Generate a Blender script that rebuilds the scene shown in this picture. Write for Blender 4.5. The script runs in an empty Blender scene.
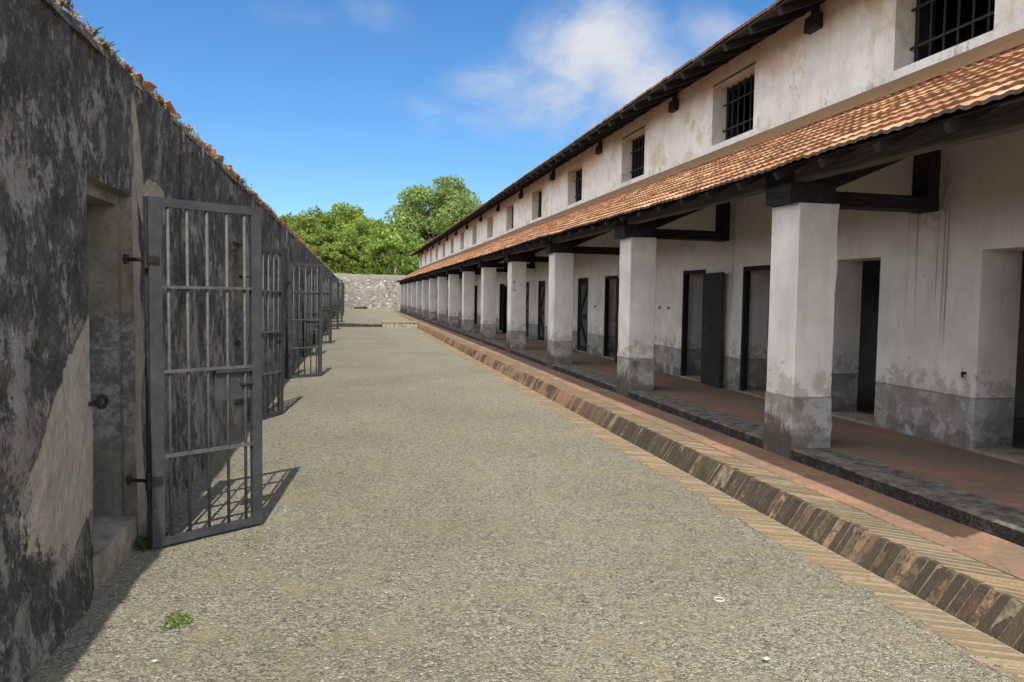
import bpy, math, random
from mathutils import Vector, Matrix, noise
R=random.Random(7)
scene=bpy.context.scene
COL=scene.collection
def link(o,parent=None):
    COL.objects.link(o)
    if parent is not None: o.parent=parent
    return o
def tag(o,label=None,cat=None,group=None,kind=None):
    if label: o['label']=label
    if cat: o['category']=cat
    if group: o['group']=group
    if kind: o['kind']=kind
    return o
def empty(name,loc=(0,0,0),rz=0,parent=None):
    o=bpy.data.objects.new(name,None); o.location=loc; o.rotation_euler=(0,0,rz); o.empty_display_size=.2
    return link(o,parent)
class MB:
    """collects faces, builds ONE mesh object"""
    def __init__(s): s.v=[];s.f=[];s.m=[];s.t=[]
    def quad(s,a,b,c,d,mi=0,t=.5):
        n=len(s.v); s.v+=[tuple(a),tuple(b),tuple(c),tuple(d)]; s.f.append((n,n+1,n+2,n+3)); s.m.append(mi); s.t.append(t)
    def add(s,vs,fs,mi=0,t=.5):
        n=len(s.v); s.v+=[tuple(v) for v in vs]
        for f in fs: s.f.append(tuple(n+i for i in f)); s.m.append(mi); s.t.append(t)
    def hexa(s,p,mi=0,t=.5):
        s.add(p,[(0,3,2,1),(4,5,6,7),(0,1,5,4),(1,2,6,5),(2,3,7,6),(3,0,4,7)],mi,t)
    def box(s,x0,x1,y0,y1,z0,z1,mi=0,t=.5,j=0):
        r=lambda:R.uniform(-j,j)
        s.hexa([(x0+r(),y0+r(),z0+r()),(x1+r(),y0+r(),z0+r()),(x1+r(),y1+r(),z0+r()),(x0+r(),y1+r(),z0+r()),
                (x0+r(),y0+r(),z1+r()),(x1+r(),y0+r(),z1+r()),(x1+r(),y1+r(),z1+r()),(x0+r(),y1+r(),z1+r())],mi,t)
    def bar(s,a,b,w,h,up=(0,0,1),mi=0,t=.5,seg=1,jit=0,cham=0.0):
        a=Vector(a);b=Vector(b);d=(b-a).normalized();u=Vector(up);sx=d.cross(u).normalized();u=sx.cross(d).normalized()
        prof=[(-w/2,-h/2),(w/2,-h/2),(w/2,h/2),(-w/2,h/2)]
        if cham>0:
            c=cham;prof=[(-w/2+c,-h/2),(w/2-c,-h/2),(w/2,-h/2+c),(w/2,h/2-c),(w/2-c,h/2),(-w/2+c,h/2),(-w/2,h/2-c),(-w/2,-h/2+c)]
        k=len(prof);vs=[]
        for i in range(seg+1):
            p=a.lerp(b,i/seg)
            for (q,r) in prof: vs.append(p+sx*(q+R.uniform(-jit,jit))+u*(r+R.uniform(-jit,jit)))
        fs=[]
        for i in range(seg):
            for j in range(k): fs.append((i*k+j,i*k+(j+1)%k,(i+1)*k+(j+1)%k,(i+1)*k+j))
        fs.append(tuple(range(k-1,-1,-1)));fs.append(tuple(seg*k+i for i in range(k)))
        s.add(vs,fs,mi,t)
    def tube(s,pts,r,n=8,mi=0,t=.5):
        pts=[Vector(p) for p in pts]; k=len(pts); vs=[]
        rr=r if isinstance(r,(list,tuple)) else [r]*k
        for i,p in enumerate(pts):
            d=(pts[min(i+1,k-1)]-pts[max(i-1,0)]).normalized()
            a=Vector((0,0,1)) if abs(d.z)<.9 else Vector((1,0,0))
            x=d.cross(a).normalized(); y=x.cross(d)
            for j in range(n):
                an=2*math.pi*j/n; vs.append(p+(x*math.cos(an)+y*math.sin(an))*rr[i])
        fs=[(i*n+j,i*n+(j+1)%n,(i+1)*n+(j+1)%n,(i+1)*n+j) for i in range(k-1) for j in range(n)]
        fs.append(tuple(range(n-1,-1,-1)));fs.append(tuple((k-1)*n+j for j in range(n)))
        s.add(vs,fs,mi,t)
    def build(s,name,mats,parent=None,smooth=False,merge=0,loc=None):
        me=bpy.data.meshes.new(name); me.from_pydata(s.v,[],s.f)
        if not isinstance(mats,(list,tuple)): mats=[mats]
        for m in mats: me.materials.append(m)
        if len(mats)>1: me.polygons.foreach_set('material_index',s.m)
        at=me.attributes.new('tint','FLOAT','FACE'); at.data.foreach_set('value',s.t)
        if smooth: me.polygons.foreach_set('use_smooth',[True]*len(me.polygons))
        me.update()
        o=bpy.data.objects.new(name,me)
        if loc: o.location=loc
        return link(o,parent)
def copy_tree(o,parent=None):
    c=o.copy(); COL.objects.link(c); c.parent=parent
    for ch in list(o.children): copy_tree(ch,c)
    return c

# ------------------------------------------------------------------ materials
class NT:
    def __init__(s,name):
        s.m=bpy.data.materials.new(name); s.m.use_nodes=True; s.nt=s.m.node_tree; s.nt.nodes.clear()
        s.out=s.n('ShaderNodeOutputMaterial'); s.geo=s.n('ShaderNodeNewGeometry')
    def n(s,t,**k):
        x=s.nt.nodes.new(t)
        for a,b in k.items(): setattr(x,a,b)
        return x
    def l(s,a,b): s.nt.links.new(a,b)
    def setin(s,sock,v):
        if isinstance(v,bpy.types.NodeSocket): s.l(v,sock)
        elif v is not None:
            if isinstance(v,(tuple,list)) and len(v)==3 and sock.type=='RGBA': v=(*v,1)
            sock.default_value=v
    def pos(s,scale=(1,1,1),loc=(0,0,0),rot=(0,0,0)):
        m=s.n('ShaderNodeMapping'); s.l(s.geo.outputs['Position'],m.inputs[0]); m.inputs['Scale'].default_value=scale; m.inputs['Location'].default_value=loc; m.inputs['Rotation'].default_value=rot
        return m.outputs[0]
    def noise(s,vec,scale=1,detail=4,rough=.55,dist=0,out=0):
        x=s.n('ShaderNodeTexNoise'); s.l(vec,x.inputs['Vector']); x.inputs['Scale'].default_value=scale; x.inputs['Detail'].default_value=detail; x.inputs['Roughness'].default_value=rough; x.inputs['Distortion'].default_value=dist
        return x.outputs[out]
    def vor(s,vec,scale=1,feature='F1',rnd=1,out='Distance'):
        x=s.n('ShaderNodeTexVoronoi',feature=feature); s.l(vec,x.inputs['Vector']); x.inputs['Scale'].default_value=scale; x.inputs['Randomness'].default_value=rnd
        return x.outputs[out]
    def ramp(s,f,stops,interp='LINEAR'):
        x=s.n('ShaderNodeValToRGB'); x.color_ramp.interpolation=interp; s.l(f,x.inputs[0]); e=x.color_ramp.elements
        while len(e)<len(stops): e.new(.5)
        for i,(p,c) in enumerate(stops):
            e[i].position=p; e[i].color=(c,c,c,1) if not isinstance(c,(tuple,list)) else (*c,1)
        return x.outputs[0]
    def step(s,f,a,b):
        x=s.n('ShaderNodeMapRange',interpolation_type='SMOOTHSTEP'); s.setin(x.inputs[0],f); x.inputs[1].default_value=a; x.inputs[2].default_value=b
        return x.outputs[0]
    def math(s,op,a,b=None,c=None,clamp=False):
        x=s.n('ShaderNodeMath',operation=op,use_clamp=clamp); s.setin(x.inputs[0],a)
        if b is not None: s.setin(x.inputs[1],b)
        if c is not None: s.setin(x.inputs[2],c)
        return x.outputs[0]
    def mix(s,f,a,b,mode='MIX'):
        x=s.n('ShaderNodeMix',data_type='RGBA',blend_type=mode); s.setin(x.inputs[0],f); s.setin(x.inputs[6],a); s.setin(x.inputs[7],b)
        return x.outputs[2]
    def sep(s,v=None):
        x=s.n('ShaderNodeSeparateXYZ'); s.l(v if v is not None else s.geo.outputs['Position'],x.inputs[0]); return x.outputs
    def attr(s,name='tint'):
        x=s.n('ShaderNodeAttribute',attribute_name=name); return x.outputs['Fac']
    def bump(s,h,strength=.5,dist=.02,nrm=None):
        x=s.n('ShaderNodeBump'); s.l(h,x.inputs['Height']); x.inputs['Strength'].default_value=strength; x.inputs['Distance'].default_value=dist
        if nrm is not None: s.l(nrm,x.inputs['Normal'])
        return x.outputs[0]
    def patch(s,c,r,tilt=0,wob=.35,wscale=3.0,soft=.12):
        """soft-edged irregular blob mask in the Y,Z plane"""
        n=s.noise(s.geo.outputs['Position'],wscale,5,.6,0,1)
        v=s.n('ShaderNodeVectorMath',operation='MULTIPLY_ADD'); s.l(n,v.inputs[0]); v.inputs[1].default_value=(wob,wob,wob); s.l(s.geo.outputs['Position'],v.inputs[2])
        m=s.n('ShaderNodeMapping',vector_type='TEXTURE'); s.l(v.outputs[0],m.inputs[0]); m.inputs['Location'].default_value=(0,c[0]+wob/2,c[1]+wob/2); m.inputs['Rotation'].default_value=(tilt,0,0); m.inputs['Scale'].default_value=(1e6,r[0],r[1])
        l=s.n('ShaderNodeVectorMath',operation='LENGTH'); s.l(m.outputs[0],l.inputs[0])
        return s.step(l.outputs['Value'],1+soft,1-soft)
    def fin(s,col,rough=.9,nrm=None,spec=.3,metal=0,extra=None):
        b=s.n('ShaderNodeBsdfPrincipled'); s.setin(b.inputs['Base Color'],col); s.setin(b.inputs['Roughness'],rough); b.inputs['Specular IOR Level'].default_value=spec; b.inputs['Metallic'].default_value=metal
        if nrm is not None: s.l(nrm,b.inputs['Normal'])
        s.l(b.outputs[0],s.out.inputs[0]); return s.m

def mat_gravel():
    s=NT('gravel'); p=s.pos()
    c=s.vor(p,120,out='Color'); cs=s.n('ShaderNodeSeparateColor'); s.l(c,cs.inputs[0])
    c2=s.vor(p,48,out='Color'); cs2=s.n('ShaderNodeSeparateColor'); s.l(c2,cs2.inputs[0])
    base=s.ramp(cs.outputs[0],[(0,(.05,.048,.038)),(.3,(.155,.148,.116)),(.6,(.245,.233,.182)),(.86,(.345,.326,.258)),(1,(.50,.48,.40))])
    b2=s.ramp(cs2.outputs[1],[(0,(.09,.085,.066)),(.5,(.22,.208,.16)),(1,(.40,.37,.28))])
    col=s.mix(.4,base,b2)
    big=s.noise(p,.55,5,.6); mid=s.noise(p,2.2,6,.65)
    sand=s.step(mid,.42,.72); col=s.mix(s.math('MULTIPLY',sand,.5),col,(.31,.26,.165))
    dry=s.step(s.math('MULTIPLY',s.noise(p,1.1,6,.7),s.noise(p,9,4,.7)),.24,.42)
    col=s.mix(s.math('MULTIPLY',dry,.45),col,(.33,.28,.145))
    gr=s.step(s.noise(s.pos(loc=(5,3,0)),1.7,6,.7),.64,.76); col=s.mix(s.math('MULTIPLY',gr,.35),col,(.16,.19,.06))
    col=s.mix(s.step(big,.35,.7),col,s.mix(1,col,(.82,.83,.82),'MULTIPLY'))
    d=s.vor(p,120); h=s.math('ADD',s.math('MULTIPLY',d,-1),s.math('MULTIPLY',s.noise(p,220,2,.5),.3)); h=s.math('ADD',h,s.math('MULTIPLY',s.vor(p,48),-.9))
    return s.fin(col,.95,s.bump(h,.75,.010),.15)
def brickish(name,cols,dirt=(.05,.045,.04),dirtamt=.5,moss=0,bs=40,dn=1.3):
    s=NT(name); p=s.pos(); t=s.attr()
    col=s.ramp(t,[(i/(len(cols)-1),c) for i,c in enumerate(cols)])
    n=s.noise(p,15,8,.75); n2=s.noise(p,dn,5,.6); n3=s.noise(p,70,4,.6)
    col=s.mix(s.math('MULTIPLY',s.step(n3,.35,.75),.35),col,s.mix(1,col,(.45,.42,.4),'MULTIPLY'))
    dm=s.step(s.math('ADD',s.math('ADD',n,s.math('MULTIPLY',n2,.55)),s.math('MULTIPLY',s.math('FRACT',s.math('MULTIPLY',t,17.3)),.35)),1.04-.3*dirtamt,1.22-.3*dirtamt)
    col=s.mix(s.math('MULTIPLY',dm,.88),col,dirt)
    if moss>.45: col=s.mix(s.math('MULTIPLY',s.step(s.sep()[1],8,12),s.math('MULTIPLY',s.step(s.noise(P if False else p,1.7,4,.6),.38,.55),.65)),col,s.mix(t,(.30,.15,.09),(.46,.27,.17)))
    if moss: col=s.mix(s.math('MULTIPLY',s.step(s.noise(p,4,5,.7),.52,.65),moss),col,(.12,.12,.06))
    h=s.math('ADD',n3,s.math('MULTIPLY',n,.8))
    return s.fin(col,.92,s.bump(h,.6,.012),.2)
def mat_paving(name,c1,c2,mortar,scale,rot,dirt,damt,xw=.22,yw=.11,worn=.5):
    s=NT(name); p=s.pos(rot=(0,0,rot))
    b=s.n('ShaderNodeTexBrick'); s.l(p,b.inputs['Vector']); b.inputs['Scale'].default_value=scale; b.inputs['Brick Width'].default_value=xw; b.inputs['Row Height'].default_value=yw; b.inputs['Mortar Size'].default_value=.006
    b.inputs['Mortar Smooth'].default_value=.5; b.inputs['Color1'].default_value=(*c1,1); b.inputs['Color2'].default_value=(*c2,1); b.inputs['Mortar'].default_value=(*mortar,1)
    q=s.pos(); n=s.noise(q,3,6,.65); n2=s.noise(q,22,5,.6)
    col=s.mix(s.math('MULTIPLY',s.step(n,.4,.65),worn),b.outputs[0],s.mix(.5,c1,c2))
    col=s.mix(s.math('MULTIPLY',s.step(s.noise(s.pos(loc=(9,1,2)),1.6,6,.65),.5-damt*.2,.72-damt*.2),.8),col,dirt)
    col=s.mix(s.math('MULTIPLY',s.step(n2,.4,.7),.35),col,s.mix(1,col,(.5,.48,.45),'MULTIPLY'))
    h=s.math('ADD',s.math('MULTIPLY',b.outputs[1],-.8),s.math('MULTIPLY',n2,.6))
    return s.fin(col,.88,s.bump(h,.5,.008),.25)
def mat_leftwall():
    s=NT('mildewed_plaster'); P=s.pos()
    v=s.pos(scale=(1,1,.55)); w=s.noise(P,2.5,3,.5,0,1)
    va=s.n('ShaderNodeVectorMath',operation='MULTIPLY_ADD'); s.l(w,va.inputs[0]); va.inputs[1].default_value=(.1,.12,.08); s.l(v,va.inputs[2]); v2=va.outputs[0]
    fl=s.noise(v2,12,10,.74,0)        # vertical flaking
    fl2=s.noise(v2,55,8,.72,0)
    big=s.noise(P,2.4,7,.66)
    dark=s.ramp(s.noise(P,5,7,.7),[(.3,(.034,.033,.033)),(.5,(.085,.082,.080)),(.7,(.19,.182,.172))])
    pale=s.ramp(s.noise(P,3.2,6,.65),[(.3,(.18,.168,.148)),(.5,(.28,.262,.232)),(.62,(.32,.31,.295)),(.8,(.42,.40,.355))])
    f=s.math('ADD',s.math('MULTIPLY',fl,.62),s.math('MULTIPLY',fl2,.38)); f=s.math('ADD',f,s.math('MULTIPLY',s.math('SUBTRACT',big,.5),.62))
    z=s.sep()[2]
    f=s.math('ADD',f,s.math('MULTIPLY',s.step(z,2.3,.7),.045))
    m=s.step(f,.465,.565); col=s.mix(m,dark,pale)
    m2=s.step(s.noise(v2,42,8,.75),.54,.64); col=s.mix(s.math('MULTIPLY',m2,.4),col,(.30,.285,.265))
    # bare plaster patches
    smooth=s.ramp(s.noise(P,7,7,.7),[(.25,(.23,.205,.165)),(.5,(.34,.305,.25)),(.8,(.42,.38,.315))])
    pts=[((5.35,2.45),(.10,.42),.35,.12),((5.75,2.28),(.35,.09),.1,.14),((5.28,1.1),(.12,1.3),0,.1),((10.4,1.5),(.2,.9),0,.25),((14.6,2.0),(.25,.6),0,.3)]
    pm=None
    for c,r,t,wb in pts:
        k=s.patch(c,r,t,wb,4.5,.1); pm=k if pm is None else s.math('MAXIMUM',pm,k)
    # big bare wedge beside the first doorway
    xyz=s.sep(); wn=s.math('MULTIPLY',s.math('SUBTRACT',s.noise(P,5,10,.8),.5),1.0); Yw=s.math('ADD',xyz[1],wn); Zw=s.math('ADD',z,wn)
    e1=s.math('MINIMUM',s.math('SUBTRACT',s.math('MULTIPLY_ADD',Yw,.75,-1.80),Zw),s.math('SUBTRACT',s.math('MULTIPLY_ADD',Yw,3.2,-10.58),Zw))      # below the slanting upper-left edge
    e2=s.math('SUBTRACT',Zw,s.math('MULTIPLY_ADD',s.math('ABSOLUTE',s.math('SUBTRACT',Yw,4.0)),.4,.28))
    e3=s.math('SUBTRACT',xyz[1],3.45)
    wd=s.math('MINIMUM',s.math('MINIMUM',e1,e2),s.math('MINIMUM',e3,s.math('SUBTRACT',4.6,xyz[1]))); pm=s.math('MAXIMUM',pm,s.step(wd,0,.025))
    col=s.mix(pm,col,smooth)
    # rust / ochre streaks, green algae
    ru=s.step(s.noise(s.pos(scale=(1,1,.4),loc=(0,3,1)),2.6,6,.7),.68,.78); col=s.mix(s.math('MULTIPLY',ru,.45),col,(.15,.10,.055))
    al=s.step(s.math('ADD',s.noise(P,3,5,.65),s.math('MULTIPLY',s.step(z,.5,0),.18)),.66,.8); col=s.mix(s.math('MULTIPLY',al,.4),col,(.09,.095,.05))
    h=s.math('ADD',s.math('MULTIPLY',m,.5),s.math('MULTIPLY',s.noise(P,40,6,.7),.55)); h=s.math('ADD',h,s.noise(P,7,6,.65)); 
    hh=s.mix(pm,h,s.math('MULTIPLY',s.noise(P,10,5,.6),.8))
    return s.fin(col,.93,s.bump(hh,.9,.04),.2)
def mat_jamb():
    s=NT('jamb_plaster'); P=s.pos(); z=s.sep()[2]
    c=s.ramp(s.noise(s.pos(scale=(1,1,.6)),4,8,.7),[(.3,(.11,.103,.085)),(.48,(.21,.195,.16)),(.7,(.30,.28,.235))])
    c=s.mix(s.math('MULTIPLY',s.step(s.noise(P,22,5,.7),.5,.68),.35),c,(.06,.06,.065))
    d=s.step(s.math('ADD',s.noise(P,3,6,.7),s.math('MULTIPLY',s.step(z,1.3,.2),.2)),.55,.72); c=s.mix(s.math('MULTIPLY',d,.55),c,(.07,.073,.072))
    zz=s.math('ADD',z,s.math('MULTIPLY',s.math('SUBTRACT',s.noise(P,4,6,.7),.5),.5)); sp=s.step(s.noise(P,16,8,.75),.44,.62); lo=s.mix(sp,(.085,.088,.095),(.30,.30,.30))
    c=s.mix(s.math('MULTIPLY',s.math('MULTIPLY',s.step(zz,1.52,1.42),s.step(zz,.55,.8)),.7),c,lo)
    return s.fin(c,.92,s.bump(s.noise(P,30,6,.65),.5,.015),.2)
def mat_white(name,plinth=True,upper=True):
    s=NT(name); P=s.pos(); sx=s.sep(); z=sx[2]; nz=s.noise(P,1.6,6,.65); 
    v=s.pos(scale=(1,1,.12))
    col=s.ramp(s.noise(P,2.2,6,.6),[(.3,(.62,.60,.57)),(.55,(.76,.74,.71)),(.75,(.82,.80,.77))])
    streak=s.step(s.noise(v,9,5,.6),.50,.72); col=s.mix(s.math('MULTIPLY',streak,.22),col,(.34,.32,.28))
    fine=s.step(s.noise(P,30,6,.7),.62,.72); col=s.mix(s.math('MULTIPLY',s.math('MULTIPLY',fine,s.step(nz,.45,.65)),.5),col,(.22,.21,.19))
    if upper:
        # ochre / pink wash of old paint showing high up on the wall
        hi=s.math('ADD',s.step(z,4.1,5.15),s.math('MULTIPLY',s.math('SUBTRACT',nz,.5),2.2)); col=s.mix(s.math('MULTIPLY',s.step(hi,.36,.98),.66),col,(.60,.40,.29))
        och=s.step(s.noise(s.pos(loc=(2,7,3)),1.3,8,.72),.53,.62); col=s.mix(s.math('MULTIPLY',s.math('MULTIPLY',och,s.step(z,3.2,3.8)),.6),col,(.50,.41,.24))
        ml=s.math('MULTIPLY',s.step(s.math('ADD',s.noise(s.pos(scale=(1,1,.6)),13,9,.78),s.math('MULTIPLY',s.step(z,4.25,3.8),.09)),.57,.66),s.math('MULTIPLY',s.step(nz,.44,.6),s.step(z,3.6,3.7))); col=s.mix(s.math('MULTIPLY',ml,.7),col,(.20,.19,.165))
        pk=s.math('MULTIPLY',s.step(s.noise(s.pos(loc=(1,5,6)),.9,5,.6),.45,.65),s.step(z,3.6,3.7)); col=s.mix(s.math('MULTIPLY',pk,.2),col,(.72,.56,.48))
        # warmer beige tone on the band of wall under the canopy
        g=s.math('MULTIPLY',s.step(z,1.95,2.5),s.step(z,3.9,3.5)); col=s.mix(s.math('MULTIPLY',g,.5),col,(.58,.51,.41))
        # run-off streaks under the tie beams, every 4.12 m
        yy=s.math('SUBTRACT',s.math('FLOORED_MODULO',s.math('SUBTRACT',sx[1],6.42-2.06),4.13),2.06)
        win=s.step(s.math('ABSOLUTE',yy),.42,.22); vs=s.noise(s.pos(scale=(1,1,.012)),13,3,.6)
        st=s.math('MULTIPLY',s.math('MULTIPLY',win,s.step(vs,.60,.68)),s.math('MULTIPLY',s.step(z,.95,1.6),s.step(z,2.62,2.45)))
        col=s.mix(s.math('MULTIPLY',st,.8),col,(.19,.18,.155))
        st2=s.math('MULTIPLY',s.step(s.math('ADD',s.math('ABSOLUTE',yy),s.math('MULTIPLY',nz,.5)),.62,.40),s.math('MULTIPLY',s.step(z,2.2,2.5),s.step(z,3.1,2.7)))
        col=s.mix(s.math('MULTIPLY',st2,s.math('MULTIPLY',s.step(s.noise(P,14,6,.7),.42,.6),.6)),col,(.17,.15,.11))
        # orange tile runs near the eaves where stubs stick out
        sp=s.step(s.noise(s.pos(scale=(1,1,.5),loc=(4,2,8)),6,7,.75),.66,.74); col=s.mix(s.math('MULTIPLY',s.math('MULTIPLY',sp,s.step(z,3.7,4.0)),.5),col,(.25,.23,.19))
    if plinth:
        zn=s.math('ADD',z,s.math('MULTIPLY',s.math('SUBTRACT',s.noise(P,6,4,.6),.5),.03))
        pl=s.step(zn,.745,.735)
        # blotchy mildew above the plinth line
        up=s.math('MULTIPLY',s.step(z,1.25,.72),1.0); mm=s.step(s.math('ADD',s.noise(P,7,7,.72),s.math('MULTIPLY',up,.24)),.66,.76); mm=s.math('MULTIPLY',mm,s.step(z,1.3,.95)); col=s.mix(s.math('MULTIPLY',mm,.5),col,(.28,.262,.22))
        pc=s.ramp(s.noise(P,5,7,.7),[(.3,(.17,.165,.148)),(.5,(.28,.272,.248)),(.75,(.38,.37,.345))])
        peel=s.step(s.noise(s.pos(loc=(3,3,3)),4.5,9,.76),.49,.60); pc=s.mix(s.math('MULTIPLY',peel,.8),pc,(.47,.47,.465))
        bl=s.step(s.noise(s.pos(loc=(8,1,3)),2.2,3,.55),.66,.70); pc=s.mix(s.math('MULTIPLY',bl,.7),pc,(.50,.55,.62))
        col=s.mix(pl,col,pc)
        line=s.math('MULTIPLY',s.step(zn,.728,.738),s.step(zn,.752,.742)); col=s.mix(s.math('MULTIPLY',line,.6),col,(.1,.1,.09))
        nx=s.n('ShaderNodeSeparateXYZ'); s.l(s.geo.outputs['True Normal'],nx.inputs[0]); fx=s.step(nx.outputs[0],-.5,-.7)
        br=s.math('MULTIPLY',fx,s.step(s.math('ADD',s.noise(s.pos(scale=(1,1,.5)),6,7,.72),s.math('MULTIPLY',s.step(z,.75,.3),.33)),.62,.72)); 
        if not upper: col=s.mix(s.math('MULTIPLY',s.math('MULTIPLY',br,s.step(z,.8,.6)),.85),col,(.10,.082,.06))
        bt=s.step(s.math('ADD',s.noise(P,4,5,.6),s.math('MULTIPLY',s.step(z,.62,.28),.3)),.66,.78); col=s.mix(s.math('MULTIPLY',bt,.55),col,(.075,.07,.06))
    h=s.math('ADD',s.noise(P,45,5,.65),s.math('MULTIPLY',s.noise(P,6,5,.6),1.6))
    return s.fin(col,.88,s.bump(h,.35,.012),.25)
def mat_wood(name,c1,c2,c3,dirx='Y'):
    s=NT(name); P=s.pos(); sc={'Y':(1,.06,1),'X':(.06,1,1),'Z':(1,1,.06)}[dirx]
    g=s.noise(s.pos(scale=sc),45,5,.6); b=s.noise(P,3,5,.6)
    col=s.ramp(g,[(.3,c1),(.55,c2),(.75,c3)]); col=s.mix(s.math('MULTIPLY',s.step(b,.45,.7),.5),col,c1)
    return s.fin(col,.8,s.bump(g,.5,.006),.3)
def mat_metal():
    s=NT('grey_gate_paint'); P=s.pos(); n=s.noise(P,30,5,.7)
    col=s.ramp(s.noise(P,6,5,.6),[(.3,(.028,.031,.037)),(.7,(.044,.048,.055))]); col=s.mix(s.math('MULTIPLY',s.step(s.noise(P,9,8,.8),.60,.68),.6),col,(.12,.075,.045)); col=s.mix(s.step(n,.64,.7),col,(.15,.12,.09)); col=s.mix(s.math('MULTIPLY',s.step(s.noise(P,12,5,.6),.45,.7),.3),col,(.08,.078,.072))
    return s.fin(col,.55,s.bump(n,.3,.003),.4)
def mat_simple(name,c,rough=.8,ns=20,amt=.5,c2=None,spec=.3,bd=.004):
    s=NT(name); P=s.pos(); n=s.noise(P,ns,6,.65)
    c2=c2 or tuple(x*.45 for x in c)
    return s.fin(s.mix(s.math('MULTIPLY',s.step(n,.4,.65),amt),c,c2),rough,s.bump(n,.5,bd),spec)
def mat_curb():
    s=NT('dark_sided_curb'); P=s.pos(); n=s.noise(P,7,9,.75); f=s.noise(P,60,5,.7)
    nx=s.n('ShaderNodeSeparateXYZ'); s.l(s.geo.outputs['True Normal'],nx.inputs[0]); side=s.step(nx.outputs[2],.75,.4)  # steep faces take a darker colour than the top
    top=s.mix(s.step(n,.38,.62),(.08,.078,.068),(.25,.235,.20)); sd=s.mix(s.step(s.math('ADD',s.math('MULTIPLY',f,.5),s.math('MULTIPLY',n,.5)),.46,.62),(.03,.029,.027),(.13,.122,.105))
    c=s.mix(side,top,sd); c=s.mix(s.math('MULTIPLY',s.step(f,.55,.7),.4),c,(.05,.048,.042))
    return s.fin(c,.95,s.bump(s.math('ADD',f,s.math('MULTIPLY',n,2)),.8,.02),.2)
def mat_stone_wall():
    s=NT('rubble_stone'); P=s.pos(); Pd=s.pos(scale=(1,1,1.15))
    v=s.vor(Pd,4.6,out='Color'); cs=s.n('ShaderNodeSeparateColor'); s.l(v,cs.inputs[0])
    col=s.ramp(cs.outputs[0],[(0,(.13,.125,.11)),(.4,(.22,.21,.185)),(.8,(.30,.285,.25)),(1,(.52,.50,.45))])
    e=s.vor(Pd,4.6,'DISTANCE_TO_EDGE'); col=s.mix(s.math('MULTIPLY',s.step(e,.05,.0),.7),col,(.28,.265,.23))
    col=s.mix(s.step(s.noise(P,.7,6,.65),.42,.62),col,s.mix(.65,col,(.27,.26,.225)))
    z=s.sep()[2]; col=s.mix(s.math('MULTIPLY',s.step(z,2.9,3.2),.7),col,(.26,.25,.21))
    col=s.mix(s.math('MULTIPLY',s.step(s.noise(P,5,6,.7),.56,.66),.4),col,(.10,.10,.095))
    return s.fin(col,.93,s.bump(s.math('ADD',s.step(e,0,.12),s.noise(P,12,5,.6)),.6,.05),.2)
def mat_leaf(name,stops,trans=.45):
    s=NT(name); t=s.attr(); P=s.pos(); oi=s.n('ShaderNodeObjectInfo')
    f=s.math('ADD',s.math('MULTIPLY',t,.6),s.math('MULTIPLY',s.noise(P,.45,3,.5),.6)); f=s.math('SUBTRACT',f,.1)
    col=s.ramp(f,stops)
    hs=s.n('ShaderNodeHueSaturation'); s.setin(hs.inputs['Hue'],s.math('ADD',.482,s.math('MULTIPLY',oi.outputs['Random'],.016))); s.setin(hs.inputs['Value'],s.math('ADD',.85,s.math('MULTIPLY',oi.outputs['Random'],.3))); s.l(col,hs.inputs['Color'])
    b=s.n('ShaderNodeBsdfPrincipled'); s.l(hs.outputs[0],b.inputs['Base Color']); b.inputs['Roughness'].default_value=.6; b.inputs['Specular IOR Level'].default_value=.25
    tr=s.n('ShaderNodeBsdfTranslucent'); s.l(hs.outputs[0],tr.inputs[0]); mx=s.n('ShaderNodeMixShader'); mx.inputs[0].default_value=trans
    s.l(b.outputs[0],mx.inputs[1]); s.l(tr.outputs[0],mx.inputs[2]); s.l(mx.outputs[0],s.out.inputs[0]); return s.m
def mat_tile():
    s=NT('clay_tile'); P=s.pos(); t=s.attr()
    col=s.ramp(t,[(0,(.26,.13,.068)),(.25,(.34,.175,.088)),(.7,(.40,.215,.11)),(.92,(.45,.265,.15)),(1,(.50,.35,.23))])
    n=s.noise(P,5,6,.65); col=s.mix(s.math('MULTIPLY',s.step(n,.48,.68),.45),col,(.36,.25,.17))
    d=s.step(s.noise(P,2.1,7,.75),.58,.7); col=s.mix(s.math('MULTIPLY',d,.5),col,(.11,.075,.055))
    return s.fin(col,.9,s.bump(s.noise(P,60,4,.6),.3,.004),.2)
M={}
M['gravel']=mat_gravel()
M['riser']=brickish('riser_brick',[(.13,.09,.065),(.18,.125,.09),(.22,.15,.10),(.27,.18,.115),(.46,.30,.19)],(.06,.05,.04),1.15,.5,dn=.8)
M['edgebrick']=brickish('edging_brick',[(.24,.16,.10),(.30,.19,.115),(.33,.22,.135),(.31,.25,.165)],(.15,.125,.085),.8,.4)
M['flatbrick']=brickish('flat_brick',[(.29,.19,.12),(.34,.22,.135),(.37,.25,.155),(.35,.27,.175)],(.20,.165,.105),.8,0)
M['mortar']=mat_simple('mortar',(.31,.265,.175),.95,25,.6,(.22,.185,.125),bd=.01)
M['kmortar']=mat_simple('kerb_mortar',(.26,.22,.155),.95,18,.85,(.09,.075,.055),bd=.01)
M['apron']=mat_paving('apron_paving',(.36,.21,.125),(.29,.165,.10),(.24,.20,.15),1.0,.7,(.19,.14,.10),.6,worn=.6)
M['veranda']=mat_paving('veranda_paving',(.30,.17,.115),(.24,.14,.10),(.13,.10,.08),1.0,0,(.17,.14,.11),.8,.22,.11,worn=.3)
M['curb']=mat_simple('weathered_concrete',(.13,.125,.112),.95,55,.8,(.035,.034,.032),bd=.03)
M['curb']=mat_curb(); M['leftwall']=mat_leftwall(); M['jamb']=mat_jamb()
M['wall']=mat_white('limewashed_wall'); M['pillar']=mat_white('limewashed_pillar',True,False)
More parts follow.
